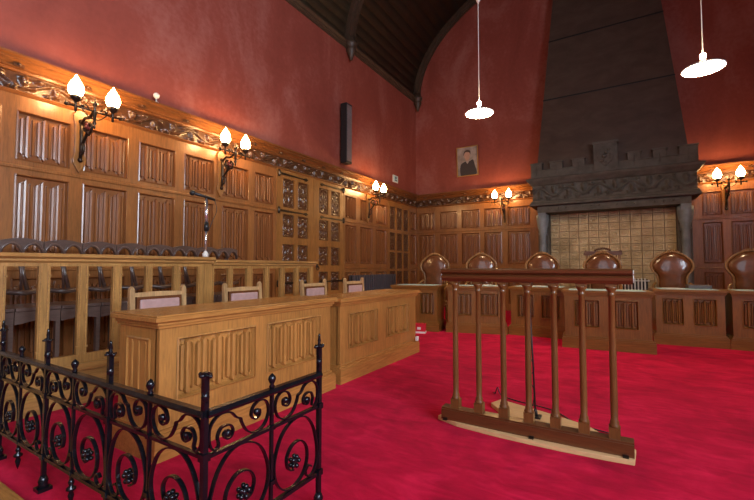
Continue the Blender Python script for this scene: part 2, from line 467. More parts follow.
# ---------------------------------------------------------------- wainscot
ROWS = [(.16, .95), (1.12, 1.92), (2.05, 2.52)]
PCACHE = {}
def panel(parent, x, z, wd, h, folds=4, mat='linen', y=0):
    key = (round(wd, 2), round(h, 2), folds, mat)
    if key in PCACHE:
        return inst(PCACHE[key], parent, (x, y, z), 0, (wd/PCACHE[key]['pw'], 1, h/PCACHE[key]['ph']))
    o = obj('linenfold_panel', linenfold_bm(wd, h, folds), M[mat], parent, (x, y, z))
    o['pw'] = wd; o['ph'] = h
    PCACHE[key] = o; return o
CARVED = {}
def carved(parent, x, z, wd, h, var=0, y=.02):
    if var not in CARVED:
        o = obj('carved_panel', relief_bm(26, 44, .3, .48, carve_fn(var), .022), M['carve'], parent, (x, y, z))
        CARVED[var] = o
    else: o = inst(CARVED[var], parent, (x, y, z), 0)
    o.scale = (wd/.3, 1, h/.48)
    return o
CORN = [(0, 2.655), (.055, 2.66), (.07, 2.685), (.055, 2.70), (0, 2.705)]
TOPC = [(0, 2.875), (.045, 2.88), (.055, 2.90), (.075, 2.905), (.07, 2.925), (.10, 2.955), (.12, 2.965), (.115, 2.985), (.14, 3.0), (.14, 3.02), (0, 3.03)]
def wain(parent, segs, x0, x1, frz=True):
    """segs: column intervals for linenfold"""
    bm = B(); box(bm, x0, x1, -.012, .0, 0, 2.70)                # backing boards
    framing(bm, x0, x1, 0, 2.70, segs, ROWS, -.05, -.012)
    for zr in (1.03, 1.985):
        moulding(bm, [(.05, zr-.02), (.06, zr-.01), (.06, zr+.01), (.05, zr+.02)], x0, x1)
    obj('wainscot', bm, M['wall_v'], parent)
    for a, b in segs:
        for z0, z1 in ROWS: panel(parent, a, z0, b-a, z1-z0, 3 if b-a > .34 else 2, y=-.05)
def crown(parent, x0, x1):
    bm = B(); moulding(bm, CORN, x0, x1); moulding(bm, TOPC, x0, x1); box(bm, x0, x1, -.012, 0, 2.70, 2.95)
    obj('cornice', bm, M['mould'], parent)
    obj('carved_frieze', frieze_bm(x0, x1, 2.70, 2.88, .50, .055, -.014), M['carve'], parent)
    bm = B(); k = x0+.3
    while k < x1:
        box(bm, k-.04, k+.04, -.095, -.05, 2.91, 2.94); sphere(bm, (k, -.1, 2.93), .018, 6, 4); k += .56
    obj('carved_boss_row', bm, M['carve'], parent)
crown(wl, YF, YB)
def even(x0, x1, n, gap):
    wd = (x1-x0-gap*(n+1))/n
    return [(x0+gap+(wd+gap)*i, x0+gap+(wd+gap)*i+wd) for i in range(n)]
colsL = even(-3.4, .25, 6, .12)+[(.30, .72), (.84, 1.28), (1.39, 1.82), (1.94, 2.38), (2.5, 2.95), (3.07, 3.51), (3.65, 4.11), (4.23, 4.62)]
wain(wl, colsL, YF, 4.68)
wain(wl, [(6.60, 6.98), (7.14, 7.64), (7.79, 8.27)], 6.56, 8.36)
wain(wl, [(9.56, 9.90)], 9.50, YB-.05)
# three columns of carved panels near the corner
bm = B(); box(bm, 8.36, 9.50, -.02, 0, 0, 2.70)
cc = [(8.43, 8.74), (8.80, 9.10), (9.16, 9.45)]; rr = [(.15, .50), (.56, .95), (1.01, 1.41), (1.46, 1.90), (1.98, 2.54)]
framing(bm, 8.36, 9.50, 0, 2.70, cc, rr, -.055, -.02); obj('carved_panel_frame', bm, M['door'], wl)
for i, (a, b) in enumerate(cc):
    for j, (c, d) in enumerate(rr): carved(wl, a, c, b-a, d-c, (i+j) % 2, -.022)
# doors in the left wall
def door(n, y0, wd):
    root = struct(empty('door_%d' % n, (XL, y0, 0), PI/2))
    cs = [(.13, wd*.5-.045), (wd*.5+.045, wd-.13)]
    rs = [(.14, .52), (.60, .96), (1.08, 1.43), (1.55, 1.93), (2.05, 2.53)]
    bm = B(); box(bm, 0, wd, -.025, -.002, .005, 2.68); framing(bm, 0, wd, .005, 2.68, cs, rs, -.06, -.025)
    obj('door_leaf', bm, M['door'], root)
    for i, (a, b) in enumerate(cs):
        for j, (c, d) in enumerate(rs): carved(root, a, c, b-a, d-c, (i+j) % 2, -.028)
    for z in (2.60, 1.985, .78):
        bm = B(); f = 1 if n == 1 else -1; x0 = .02 if n == 1 else wd-.02
        prism(bm, [(x0, z-.02), (x0+f*(wd-.3), z-.008), (x0+f*(wd-.22), z-.03), (x0+f*(wd-.17), z), (x0+f*(wd-.22), z+.03), (x0+f*(wd-.3), z+.008), (x0, z+.02)][::f], -.072, -.06)
        lathe(bm, [(0, -.06), (.02, -.05), (.025, -.03), (.025, .03), (.02, .05), (0, .06)], x0, -.075, z, 8)
        obj('strap_hinge', bm, M['iron_m'], root)
    bm = B(); xh = wd-.07 if n == 1 else .07
    tube(bm, [(xh+.035*math.cos(t*PI/8), -.085, 1.03+.035*math.sin(t*PI/8)) for t in range(17)], .007, 6, False)
    lathe(bm, [(.025, -.03), (.025, .03)], xh, -.066, 1.07, 8)
    obj('door_handle', bm, M['iron_m'], root)
door(1, 4.70, .89); door(2, 5.63, .90)
bm = B()
for a, b in ((4.68, 4.70), (5.59, 5.63), (6.53, 6.56)): box(bm, a, b, -.065, 0, 0, 2.70)
box(bm, 4.68, 6.56, -.065, 0, 2.68, 2.70)
obj('door_frame', bm, M['door'], wl)
# back wall
colsB = [(-4.70, -4.26), (-4.10, -3.62), (-3.50, -3.03), (-2.91, -2.48), (-2.34, -1.82)]
wain(wb, colsB, XL+.06, -1.60); crown(wb, XL+.02, -1.66)
colsR = [(1.38, 1.68), (1.80, 2.18), (2.30, 2.70), (2.82, 3.24), (3.36, 3.80), (3.92, 4.36)]
wain(wb, colsR, 1.19, XR); crown(wb, 1.25, XR)
# plain wainscot to the right wall and the rear wall
bm = B()
box(bm, -YB+.1, -YF, -.04, 0, 0, 1.85); moulding(bm, [(0, 1.80), (.06, 1.82), (.08, 1.88), (0, 1.9)], -YB+.1, -YF)
struct(obj('trim_%d' % tn, bm, M['wall_v'], None, (XR, 0, 0), -PI/2)); tn += 1
bm = B(); box(bm, -XR+.05, -XL-.05, -.04, 0, 0, 1.55); struct(obj('trim_%d' % tn, bm, M['wall_v'], None, (0, YF, 0), PI)); tn += 1
# timber nosing on the near edge of the carpet
bm = B(); box(bm, -3.6, -1.3, .60, .74, 0, .022); box(bm, -3.6, -1.3, .50, .60, 0, .012)
struct(obj('trim_%d' % tn, bm, M['desk_x'], None, bevel=.005)); tn += 1

# ================================================================ FIREPLACE
fp = thing('fireplace', 'dark grey stone fireplace with battlements and tapering hood on the back wall', 'fireplace', (-.18, YB, 0))
X0 = -.18
def lx(v): return v-X0
YW = -.0
# hood
bm = B()
def hood_sec(z):
    t = (z-3.1)/(7.1-3.1)
    return (lx(-1.56)+t*(.36), lx(1.15)-t*.42, -.62+t*.30)
zs = [3.05, 4.775, 4.79, 6.14, 6.155, 7.4, 7.415, 8.55]
prev = None
for i, z in enumerate(zs):
    a, b, y = hood_sec(z)
    ring = [bm.verts.new(p) for p in ((a, -.02, z), (a, y, z), (b, y, z), (b, -.02, z))]
    if prev:
        for k in range(4): bm.faces.new((prev[k], prev[(k+1) % 4], ring[(k+1) % 4], ring[k]))
    else: bm.faces.new(ring[::-1])
    prev = ring
bm.faces.new(prev)
obj('hood', bm, M['hood'], fp)
for z in (4.782, 6.148, 7.408):
    bm = B(); a, b, y = hood_sec(z); box(bm, a-.006, b+.006, y-.010, -.03, z-.014, z+.014)
    obj('hood_joint', bm, M['black_p'], fp)
F = -.70  # mantel front (local y)
bm = B(); box(bm, lx(-1.64), lx(1.24), F+.02, -.02, 2.40, 2.88)
obj('mantel_block', bm, M['stone'], fp)
obj('mantel_frieze', frieze_bm(lx(-1.62), lx(1.22), 2.50, 2.84, .57, .085, F+.018, 34, 20), M['stone'], fp)
bm = B()
def band(prof, ext=0):
    """moulding across front with mitred returns on both sides"""
    pts = []
    for o_, z in prof:
        pts.append([(lx(-1.64)-o_, -.02, z), (lx(-1.64)-o_, F-o_, z), (lx(1.24)+o_, F-o_, z), (lx(1.24)+o_, -.02, z)])
    V = [[bm.verts.new(p) for p in r] for r in pts]; n = len(V)
    for i in range(n-1):
        for k in range(3): bm.faces.new((V[i][k], V[i][k+1], V[i+1][k+1], V[i+1][k]))
    bm.faces.new([V[i][0] for i in range(n)]); bm.faces.new([V[i][3] for i in range(n)][::-1])
    for r in (V[0], V[-1]): bm.faces.new(r)
band([(0, 2.83), (.03, 2.85), (.05, 2.88), (.10, 2.93), (.12, 2.97), (.07, 2.99), (0, 3.0)])
band([(0, 2.38), (.05, 2.39), (.055, 2.42), (.03, 2.45), (.035, 2.48), (0, 2.50)])
obj('mantel_cornice', bm, M['stone'], fp)
bm = B(); box(bm, lx(-1.55), lx(1.15), F+.06, -.1, 2.24, 2.39)
for k in range(4):
    xa = lx(-1.38+k*.62); box(bm, xa, xa+.5, F+.045, F+.065, 2.28, 2.35)
    for q in (.1, .25, .4): sphere(bm, (xa+q, F+.045, 2.315), .022, 8, 5)
obj('lintel', bm, M['stone'], fp)
bm = B()
merl = [(-1.66, -1.43), (-1.27, -1.02), (-.83, -.60), (.16, .38), (.57, .79), (.98, 1.26)]
box(bm, lx(-1.66), lx(1.26), F-.02, F+.20, 2.99, 3.15)
for a, b in merl:
    box(bm, lx(a), lx(b), F-.02, F+.20, 3.15, 3.31); box(bm, lx(a)-.015, lx(b)+.015, F-.035, F+.215, 3.305, 3.335)
    box(bm, lx((a+b)/2)-.006, lx((a+b)/2)+.006, F-.03, F-.018, 3.05, 3.25)
gaps = [(-1.43, -1.27), (-1.02, -.83), (-.60, -.43), (0, .16), (.38, .57), (.79, .98)]
for a, b in gaps: box(bm, lx(a), lx(b), F-.035, F+.21, 3.145, 3.17)
for s in (-1, 1):  # side returns of the parapet
    xa = lx(-1.66) if s < 0 else lx(1.12)
    box(bm, xa, xa+.14, F+.20, -.02, 2.99, 3.15)
    box(bm, xa, xa+.14, F+.38, F+.56, 3.15, 3.31)
obj('battlement', bm, M['stone'], fp, bevel=.006)
bm = B(); box(bm, lx(-.43), lx(-.01), F-.07, F+.2, 2.99, 3.56); box(bm, lx(-.45), lx(.01), F-.09, F+.22, 3.55, 3.60)
sc = [(-.14, .2), (.14, .2), (.15, .05), (.11, -.10), (0, -.2), (-.11, -.10), (-.15, .05)]
prism(bm, [(lx(-.22)+x, 3.29+z) for x, z in sc], F-.10, F-.06)
# rampant beast relief
beast = [((-.05, -.1), .03), ((-.02, 0), .045), ((.02, .07), .035), ((.05, .12), .03), ((-.08, .08), .016), ((-.09, .02), .014), ((.08, .03), .016), ((.07, -.05), .016), ((.0, -.13), .018)]
for (x, z), r in beast: sphere(bm, (lx(-.22)+x, F-.105, 3.29+z), r, 8, 5)
obj('carved_shield', bm, M['stone'], fp)
for s, (a, b) in ((-1, (-1.58, -1.35)), (1, (.95, 1.18))):
    bm = B(); box(bm, lx(a), lx(b), F+.30, -.02, 0, 2.25); obj('jamb', bm, M['stone'], fp, bevel=.01)
    bm = B(); c = lx((a+b)/2)
    lathe(bm, [(.11, 0), (.11, .12), (.085, .16), (.10, .20), (.075, .24), (.07, 1.75), (.09, 1.79), (.075, 1.83), (.11, 1.95), (.13, 2.10), (.13, 2.2)], c, F+.19, 0, 14)
    prism(bm, [(F+.30, 1.75), (F+.24, 1.8), (F+.10, 2.05), (F+.05, 2.24), (F+.30, 2.24)], c-.08, c+.08, axis='x')
    obj('jamb_column', bm, M['stone_l'], fp)
# tiled back, each tile a raised square with a rosette; also cheeks and hearth
bm = B(); box(bm, lx(-1.36), lx(.96), -.16, -.02, 0, 2.3, 1)
nx, nz = 12, 15; tw = (2.31)/nx; th = 2.3/nz
for i in range(nx):
    for j in range(nz):
        x = lx(-1.355)+i*tw; z = j*th
        prs = [(.003, -.16), (.009, -.182), (.032, -.182), (.042, -.166), (.06, -.166), (.068, -.184)]
        V = []
        for ins, y in prs: V.append([bm.verts.new(p) for p in ((x+ins, y, z+ins), (x+tw-ins, y, z+ins), (x+tw-ins, y, z+th-ins), (x+ins, y, z+th-ins))])
        for a, b in zip(V, V[1:]):
            for k in range(4): bm.faces.new((a[k], a[(k+1) % 4], b[(k+1) % 4], b[k]))
        bm.faces.new(V[-1])
obj('tiled_back', bm, [M['tile'], M['grout']], fp)
bm = B(); box(bm, lx(-1.62), lx(1.24), -1.0, -.70, 0, .03); box(bm, lx(-1.35), lx(.95), -.70, -.16, 0, .03); obj('hearth', bm, M['stone'], fp)

# ================================================================ TABLES AND DESKS
def desk(root, wd, dp, h, vm, xm, fpan, ends=None, top_over=.045, blotter=True, pz=(.30, .63), plinth=.13, folds=5):
    """front face at local y=0 facing -y, x 0..wd; back is open"""
    bm = B(); framing(bm, 0, wd, 0, h-.045, fpan, [pz], 0, .036)
    box(bm, 0, wd, .036, .04, .05, h-.06)
    for x in (0, wd-.03): box(bm, x, x+.03, .03, dp, 0, h-.045)
    box(bm, .03, wd-.03, .03, dp-.05, h-.2, h-.17)
    obj('body', bm, M[vm], root)
    for a, b in fpan: panel(root, a, pz[0], b-a, pz[1]-pz[0], folds if b-a > .4 else 3, vm, y=0)
    bm = B()
    for (z0, z1, e_) in ((0, plinth*.8, .035), (plinth*.8, plinth*.92, .028), (plinth*.92, plinth*1.05, .012)):
        box(bm, -e_, wd+e_, -e_, 0, z0, z1); box(bm, -e_, 0, 0, dp, z0, z1); box(bm, wd, wd+e_, 0, dp, z0, z1)
    obj('plinth', bm, M[xm], root)
    bm = B(); o_ = top_over
    box(bm, -o_*.3, wd+o_*.3, -o_*.3, dp+.01, h-.075, h-.058); box(bm, -o_*.55, wd+o_*.55, -o_*.55, dp+.01, h-.058, h-.040); box(bm, -o_*1.1, wd+o_*1.1, -o_*1.1, dp+.02, h-.035, h-.010); box(bm, -o_*.7, wd+o_*.7, -o_*.7, dp+.015, h-.040, h-.035); box(bm, -o_*.9, wd+o_*.9, -o_*.9, dp+.015, h-.010, h)
    obj('tabletop', bm, M[xm], root, bevel=.004)
    if blotter:
        bm = B(); box(bm, .05, wd-.05, .04, dp-.04, h, h+.003); obj('writing_surface', bm, M['turq'], root)
    for side, pans in (ends or {}).items():
        for a, b in pans:
            o2 = obj('linenfold_panel', linenfold_bm(b-a, pz[1]-pz[0], 3), M[vm], root, (-.004, dp-a, pz[0]), -PI/2)
# two clerks' desks, front facing +x
d1 = thing('clerks_desk', 'long light oak desk with two wide linenfold panels, nearest the iron railing', 'desk', (-2.17, 1.27, 0), PI/2)
desk(d1, 1.51, .42, .785, 'desk_v', 'desk_x', [(.10, .68), (.78, 1.38)], {'left': [(.09, .34)]}, blotter=False, folds=5, pz=(.29, .65), plinth=.15)
d2 = thing('clerks_desk', 'light oak desk with two linenfold panels beyond the longer desk by the railing', 'desk', (-2.19, 2.95, 0), PI/2)
desk(d2, 1.56, .42, .765, 'desk_v', 'desk_x', [(.13, .66), (.84, 1.38)], None, blotter=False, pz=(.28, .62), plinth=.15)
JG = 'judges\' tables along the back'
def jtable(label, x, y, wd, rot, pans):
    t = thing('bench_table', label, 'table', (x, y, 0), rot, JG)
    desk(t, wd, .48, .745, 'jdesk_v', 'jdesk_x', pans, pz=(.27, .63), plinth=.15, top_over=.03); return t
jtable('oak bench table at the far left, behind the red carton on the carpet', -3.33, 5.98, .77, math.radians(9), [(.08, .36), (.48, .72)])
jtable('oak bench table second from the left, behind the left end of the railed bar', -2.41, 6.17, .88, math.radians(15), [(.09, .38), (.50, .79)])
jtable('oak bench table third from the left, behind the middle balusters of the bar', -1.485, 6.47, .78, 0, [(.09, .34), (.44, .70)])
jtable('oak bench table standing forward of the others behind the right end of the bar', -.65, 5.84, .96, math.radians(4), [(.11, .41), (.53, .83)])
jtable('oak bench table between the forward one and the rightmost one', .40, 6.73, .74, math.radians(4), [(.07, .31), (.41, .66)])
jtable('rightmost oak bench table, cut off by the right edge of the photo', 1.21, 6.77, 1.0, math.radians(2), [(.09, .41), (.55, .87)])

# ================================================================ WITNESS BAR
bar = thing('witness_bar', 'freestanding oak rail on seven turned columns standing on the crimson carpet', 'railing', (-.5, 2.62, 0))
def arc(x): return -.012*(1-(x/.55)**2)
bm = B()
front = [(-.60, -.02), (-.45, -.075), (-.2, -.115), (0, -.125), (.2, -.12), (.4, -.10), (.53, -.075), (.545, .10), (.40, .28), (.22, .44), (0, .52), (-.2, .50), (-.34, .50), (-.36, .40), (-.5, .18)]
front = [(-.60, -.005), (-.45, -.06), (-.2, -.088), (0, -.095), (.2, -.095), (.4, -.085), (.54, -.07), (.55, .09), (.42, .18), (.30, .33), (.1, .42), (-.1, .49), (-.32, .56), (-.36, .44), (-.2, .25), (-.3, .12), (-.59, .06)]
prism(bm, front, 0, .028, axis='z'); obj('base_board', bm, M['pine'], bar, bevel=.004)
bm = B()
N = 10
A = []
for i in range(N+1):
    x = -.56+1.10*i/N; y = arc(x)
    A.append((x, y))
for z0, z1, hw in ((.028, .095, .045), (.095, .105, .038)):
    prev = None
    for x, y in A:
        ring = [bm.verts.new(p) for p in ((x, y-hw, z0), (x, y+hw, z0), (x, y+hw, z1), (x, y-hw, z1))]
        if prev:
            for k in range(4): bm.faces.new((prev[k], prev[(k+1) % 4], ring[(k+1) % 4], ring[k]))
        else: bm.faces.new(ring)
        prev = ring
    bm.faces.new(prev[::-1])
obj('plinth', bm, M['bar_x'], bar)
bx = [-.97, -.81, -.65, -.50, -.35, -.20, -.05]
for x in bx:
    x = x+.5; y = arc(x); bm = B()
    box(bm, x-.028, x+.028, y-.028, y+.028, .105, .165)
    lathe(bm, [(.028, .165), (.03, .172), (.022, .182), (.024, .192), (.018, .205), (.019, .3), (.018, .60), (.016, .885), (.022, .892), (.017, .90), (.019, .915), (.03, .93), (.032, .94)], x, y, 0, 12)
    box(bm, x-.029, x+.029, y-.029, y+.029, .94, .955)
    obj('baluster', bm, M['bar_v'], bar)
bm = B()
pr = [(-.035, .955), (.035, .955), (.05, .975), (.052, .99), (.035, 1.0), (.056, 1.015), (.058, 1.03), (.04, 1.04), (-.04, 1.04), (-.058, 1.03), (-.056, 1.015), (-.035, 1.0), (-.052, .99), (-.05, .975)]
prev = None
for i in range(N+1):
    x = -.552+1.105*i/N; y = arc(x)
    ring = [bm.verts.new((x, y+a, z)) for a, z in pr]
    if prev:
        for k in range(len(pr)): bm.faces.new((prev[k], prev[(k+1) % len(pr)], ring[(k+1) % len(pr)], ring[k]))
    else: bm.faces.new(ring)
    prev = ring
bm.faces.new(prev[::-1]); obj('handrail', bm, M['bar_x'], bar)
bm = B(); prism(bm, [(a, z) for a, z in [(q[0]*.8, .998+(q[1]-.998)*.8) for q in pr]], .555, .559, axis='x'); e_ = obj('rail_end', bm, M['white_p'], bar); e_['label'] = 'pale bare end of the rail'
for i, x in enumerate((-.53, 0.02, .50)):
    bm = B(); box(bm, x-.014, x+.014, arc(x)-.065, arc(x)-.04, .028, .032); box(bm, x-.014, x+.014, arc(x)-.05, arc(x)-.044, .032, .042); obj('angle_bracket', bm, M['iron_m'], bar)
# microphone stand & cable behind the bar
ms = thing('microphone_stand', 'thin black floor microphone stand behind the middle of the railed bar', 'stand', (-.52, 2.93, 0))
bm = B(); box(bm, -.035, .035, -.035, .035, .028, .04); lathe(bm, [(.018, .04), (.012, .07), (.006, .09)], 0, 0, 0, 10); obj('base', bm, M['black_p'], ms)
bm = B(); tube(bm, [(0, 0, .04), (-.012, .005, .4), (-.035, .012, .93)], .006, 8); obj('pole', bm, M['black_p'], ms)
bm = B(); tube(bm, [(-.035, .012, .93), (-.05, .0, .97), (-.06, -.03, .985)], .011, 8); obj('microphone', bm, M['black_p'], ms)
bm = B()
tube(bm, catmull([(-.045, -.01, .95), (-.03, .03, .7), (-.055, .035, .5), (-.01, .03, .35), (-.045, .03, .28), (-.015, .035, .2), (-.03, .06, .08), (-.09, .10, .036)], 8), .0035, 6)
obj('cord', bm, M['black_p'], ms)
bm = B()
tube(bm, catmull([(.34, .35, .006), (.15, .42, .006), (-.02, .60, .006), (-.3, .68, .006), (-.42, .72, .02), (-.45, .73, .07), (-.47, .735, .02), (-.5, .8, .006)], 8), .004, 6)
tag(obj('power_cord', bm, M['black_p'], None, (-.43, 2.60, 0)), 'thin black cord looping over the carpet behind the railed bar', 'cord')

# ================================================================ CHAIRS
JC = 'judges\' chairs behind the bench tables'
def judge_chair(label):
    t = thing('leather_armchair', label, 'chair', group=JC)
    half = [(.195, .50), (.20, .74), (.195, .84), (.215, .93), (.262, .99), (.285, 1.06), (.272, 1.13), (.225, 1.19), (.16, 1.245), (.09, 1.28), (0, 1.295)]
    full = half+[(-x, z) for x, z in reversed(half[:-1])]
    out = catmull(full, 4)
    inn = [(x*.86, .53+(z-.5)*.935) for x, z in out]
    bm = B(); n = len(out)
    sec = []
    for (x, z), (xi, zi) in zip(out, inn):
        sec.append([bm.verts.new(p) for p in ((x, 0, z), (x*.99, -.03, z), (x*.95+xi*.05, -.045, (z*.8+zi*.2)), (xi, -.03, zi), (xi, .0, zi))])
    for a, b in zip(sec, sec[1:]):
        for k in range(5): bm.faces.new((a[k], a[(k+1) % 5], b[(k+1) % 5], b[k])).smooth = True
    bm.faces.new(sec[0]); bm.faces.new(sec[-1][::-1]); box(bm, -.2, .2, -.03, 0, .49, .545)
    bt = obj('backrest_frame', bm, M['chair_w'], t)
    bm = B()
    # padded leather, domed
    rings = []
    for s_, y in ((1.0, -.02), (.96, -.045), (.82, -.065), (.5, -.078), (.2, -.083)):
        rings.append([bm.verts.new((x*s_, y, .9+(z-.9)*s_)) for x, z in inn])
    for a, b in zip(rings, rings[1:]):
        for k in range(len(a)): bm.faces.new((a[k], a[(k+1) % len(a)], b[(k+1) % len(a)], b[k])).smooth = True
    bm.faces.new(rings[-1]).smooth = True
    bk = [bm.verts.new((x, .0, z)) for x, z in inn]; bm.faces.new(bk[::-1])
    for k in range(len(bk)): bm.faces.new((bk[k], bk[(k+1) % len(bk)], rings[0][(k+1) % len(bk)], rings[0][k]))
    obj('backrest_pad', bm, M['leather'], t)
    bm = B()
    for x, z, r in ((0, 1.30, .026), (-.035, 1.297, .02), (.035, 1.297, .02), (-.065, 1.29, .016), (.065, 1.29, .016), (-.09, 1.28, .012), (.09, 1.28, .012)): sphere(bm, (x, -.025, z), r, 8, 6)
    obj('crest', bm, M['chair_w'], t)
    bm = B(); pts = [(-.26, -.44), (.26, -.44), (.24, -.02), (-.24, -.02)]
    prism(bm, pts, .36, .43, axis='z'); obj('seat_frame', bm, M['chair_w'], t, bevel=.008)
    bm = B(); prism(bm, [(x*.92, -.26+(y+.26)*.92) for x, y in pts], .43, .49, axis='z'); obj('seat', bm, M['leather'], t, bevel=.025)
    for sx in (-1, 1):
        for sy, yy in ((0, -.41), (1, -.03)):
            bm = B(); x = sx*.225
            lathe(bm, [(.014, 0), (.02, .03), (.016, .06), (.026, .14), (.018, .2), (.028, .27), (.024, .36)], x, yy, 0, 8)
            obj('leg', bm, M['chair_w'], t)
        bm = B(); x = sx*.255
        tube(bm, catmull([(sx*.215, -.03, .80), (x, -.12, .76), (x+sx*.01, -.24, .72), (x, -.31, .70), (x, -.34, .66), (x-sx*.01, -.32, .56), (sx*.25, -.33, .42)], 5), .018, 8)
        obj('armrest', bm, M['chair_w'], t)
    return t
jc = judge_chair('brown leather balloon-back chair at the far left, behind the leftmost bench table')
jc.location = (-3.00, 7.02, 0); jc.rotation_euler = (0, 0, math.radians(9))
for lab, x, y, r in (('brown leather balloon-back chair second from the left, above the left part of the bar', -2.19, 7.28, 12),
                     ('brown leather balloon-back chair third from the left, before the left jamb of the fireplace', -1.17, 7.45, 3),
                     ('brown leather balloon-back chair in front of the chair with the carved crest rail', -.265, 7.62, 0),
                     ('brown leather balloon-back chair before the right part of the tiled fireplace', .675, 7.72, 0),
                     ('brown leather balloon-back chair at the far right under the wall lamp', 1.59, 7.72, -4)):
    dup(jc, lab, (x, y, 0), math.radians(r))
# carved crest wooden chair behind chair four
t = thing('carved_chair', 'tall wooden chair with carved crest rail standing before the fireplace tiles', 'chair', (-.275, 8.18, 0))
for s in (-1, 1):
    bm = B(); box(bm, s*.25-.02, s*.25+.02, -.02, .02, 0, 1.27)
    obj('back_post', bm, M['jdesk_v'], t)
bm = B(); box(bm, -.29, .29, -.03, .03, 1.26, 1.31); box(bm, -.26, .26, -.018, .018, 1.31, 1.335)
for s in (-1, 1): lathe(bm, [(.028, -.02), (.035, 0), (.02, .02), (.03, .04), (0, .06)], s*.27, 0, 1.29, 8)
obj('crest_rail', bm, M['bar_x'], t)
bm = B()
for k in range(-4, 5): sphere(bm, (k*.028, -.005, 1.345+.035*math.cos(k*PI/9)), .021, 8, 6)
obj('crest_carving', bm, M['carve'], t)
bm = B()
for k in (-3, -2, 2, 3): lathe(bm, [(.008, .55), (.012, .8), (.006, 1.1), (.013, 1.2), (.008, 1.26)], k*.07, 0, 0, 8)
box(bm, -.25, .25, -.015, .015, .5, .56)
obj('spindle', bm, M['jdesk_v'], t)
bm = B(); box(bm, -.26, .26, -.40, .0, .40, .45); obj('seat', bm, M['leather'], t, bevel=.01)
for s in (-1, 1):
    bm = B(); lathe(bm, [(.016, 0), (.022, .1), (.015, .2), (.024, .3), (.022, .40)], s*.22, -.36, 0, 8); obj('front_leg', bm, M['jdesk_v'], t)

CG = 'clerks\' chairs behind the light oak desks'
def clerk_chair(label):
    t = thing('clerk_chair', label, 'chair', group=CG)   # faces -y locally
    for s in (-1, 1):
        bm = B(); x = s*.205
        prism(bm, [(.02, 0), (.06, 0), (.035, .45), (.055, .86), (.02, .86), (-.005, .45)], x-.018, x+.018, axis='x')
        prism(bm, [(-.018, .86), (.018, .86), (.016, .885), (0, .905), (-.016, .885)], .02, .055); xform(bm, Matrix.Identity(4))
        bm.verts.ensure_lookup_table()
        for v in bm.verts[-10:]: v.co.x += x
        obj('back_post', bm, M['clerk_w'], t)
        bm = B(); prism(bm, [(-.018, 0), (.018, 0), (.022, .42), (-.022, .42)], -.43, -.39); 
        for v in bm.verts: v.co.x += x
        obj('front_leg', bm, M['clerk_w'], t)
    bm = B(); prism(bm, [(-.187, .825), (.187, .825), (.187, .855), (0, .862), (-.187, .855)], .022, .05); obj('top_rail', bm, M['clerk_w'], t)
    bm = B(); box(bm, -.187, .187, .01, .035, .56, .60); obj('lower_rail', bm, M['clerk_w'], t)
    bm = B(); box(bm, -.175, .175, .012, .045, .60, .825); obj('pad_frame', bm, M['leather'], t)
    bm = B(); box(bm, -.155, .155, -.004, .02, .62, .805); obj('back_pad', bm, M['mauve'], t, bevel=.01)
    bm = B(); box(bm, -.22, .22, -.43, .02, .40, .435); obj('seat_frame', bm, M['clerk_w'], t)
    bm = B(); box(bm, -.215, .215, -.425, .0, .435, .475); obj('seat', bm, M['mauve'], t, bevel=.015)
    return t
c0 = clerk_chair('pale oak chair with mauve leather back, nearest the iron railing behind the long desk')
c0.location = (-3.07, 1.80, 0); c0.rotation_euler = (0, 0, PI/2)
for lab, y in (('pale oak chair with mauve leather back, in the middle of the long desk', 2.62), ('pale oak chair behind the join between the two light oak desks', 3.66), ('pale oak chair behind the second light oak desk, nearest the carved doors', 4.49)):
    dup(c0, lab, (-3.07, y, 0), PI/2)

# ================================================================ SCREEN (dock front) at x=-3.62
sx = -3.62
scn = thing('oak_screen', 'long oak screen of open uprights with moulded top rail in front of the dark stalls', 'screen', (sx, 0, 0), PI/2)
ops1 = [(-1.35, -1.15), (-1.07, -.85), (-.77, -.55), (-.47, -.25), (-.17, .05), (.13, .33), (.41, .61), (.72, .94)] + [(1.03, 1.21), (1.28, 1.46), (1.53, 1.71), (1.78, 1.98), (2.04, 2.24), (2.31, 2.50)]
ops2 = [(2.68, 2.86), (2.92, 3.11), (3.19, 3.38), (3.45, 3.63), (3.71, 3.90), (3.97, 4.17)]
bm = B(); framing(bm, -1.5, 2.60, .30, 1.08, ops1, [(.37, 1.055)], 0, .035)
framing(bm, 2.60, 4.25, .30, 1.06, ops2, [(.37, 1.035)], 0, .035); box(bm, 2.56, 2.64, -.012, .05, .3, 1.08)
obj('frame', bm, M['screen'], scn)
bm = B()
for a, b in ops1+ops2:
    for x in (a, b):
        for z in (.42, .98): box(bm, x-.006, x+.006, -.008, .01, z, z+.014)
    box(bm, a-.018, a-.010, -.008, 0, .36, 1.06); box(bm, b+.010, b+.018, -.008, 0, .36, 1.06)
obj('bead_moulding', bm, M['screen_x'], scn)
bm = B()
moulding(bm, [(-.09, 1.08), (.0, 1.08), (.02, 1.095), (.02, 1.11), (.05, 1.125), (.055, 1.15), (-.11, 1.155)], -1.5, 2.66)
moulding(bm, [(-.09, 1.06), (.0, 1.06), (.02, 1.075), (.02, 1.09), (.05, 1.10), (.055, 1.125), (-.11, 1.13)], 2.66, 4.29)
obj('top_rail', bm, M['screen_x'], scn)
bm = B(); box(bm, -1.5, 4.25, -.02, .09, .0, .30)
moulding(bm, [(.02, .24), (.04, .25), (.045, .27), (.02, .30)], -1.5, 4.25); moulding(bm, [(.02, 0), (.06, 0), (.06, .10), (.045, .115), (.03, .13), (.02, .14)], -1.5, 4.25)
obj('base_rail', bm, M['screen_x'], scn)

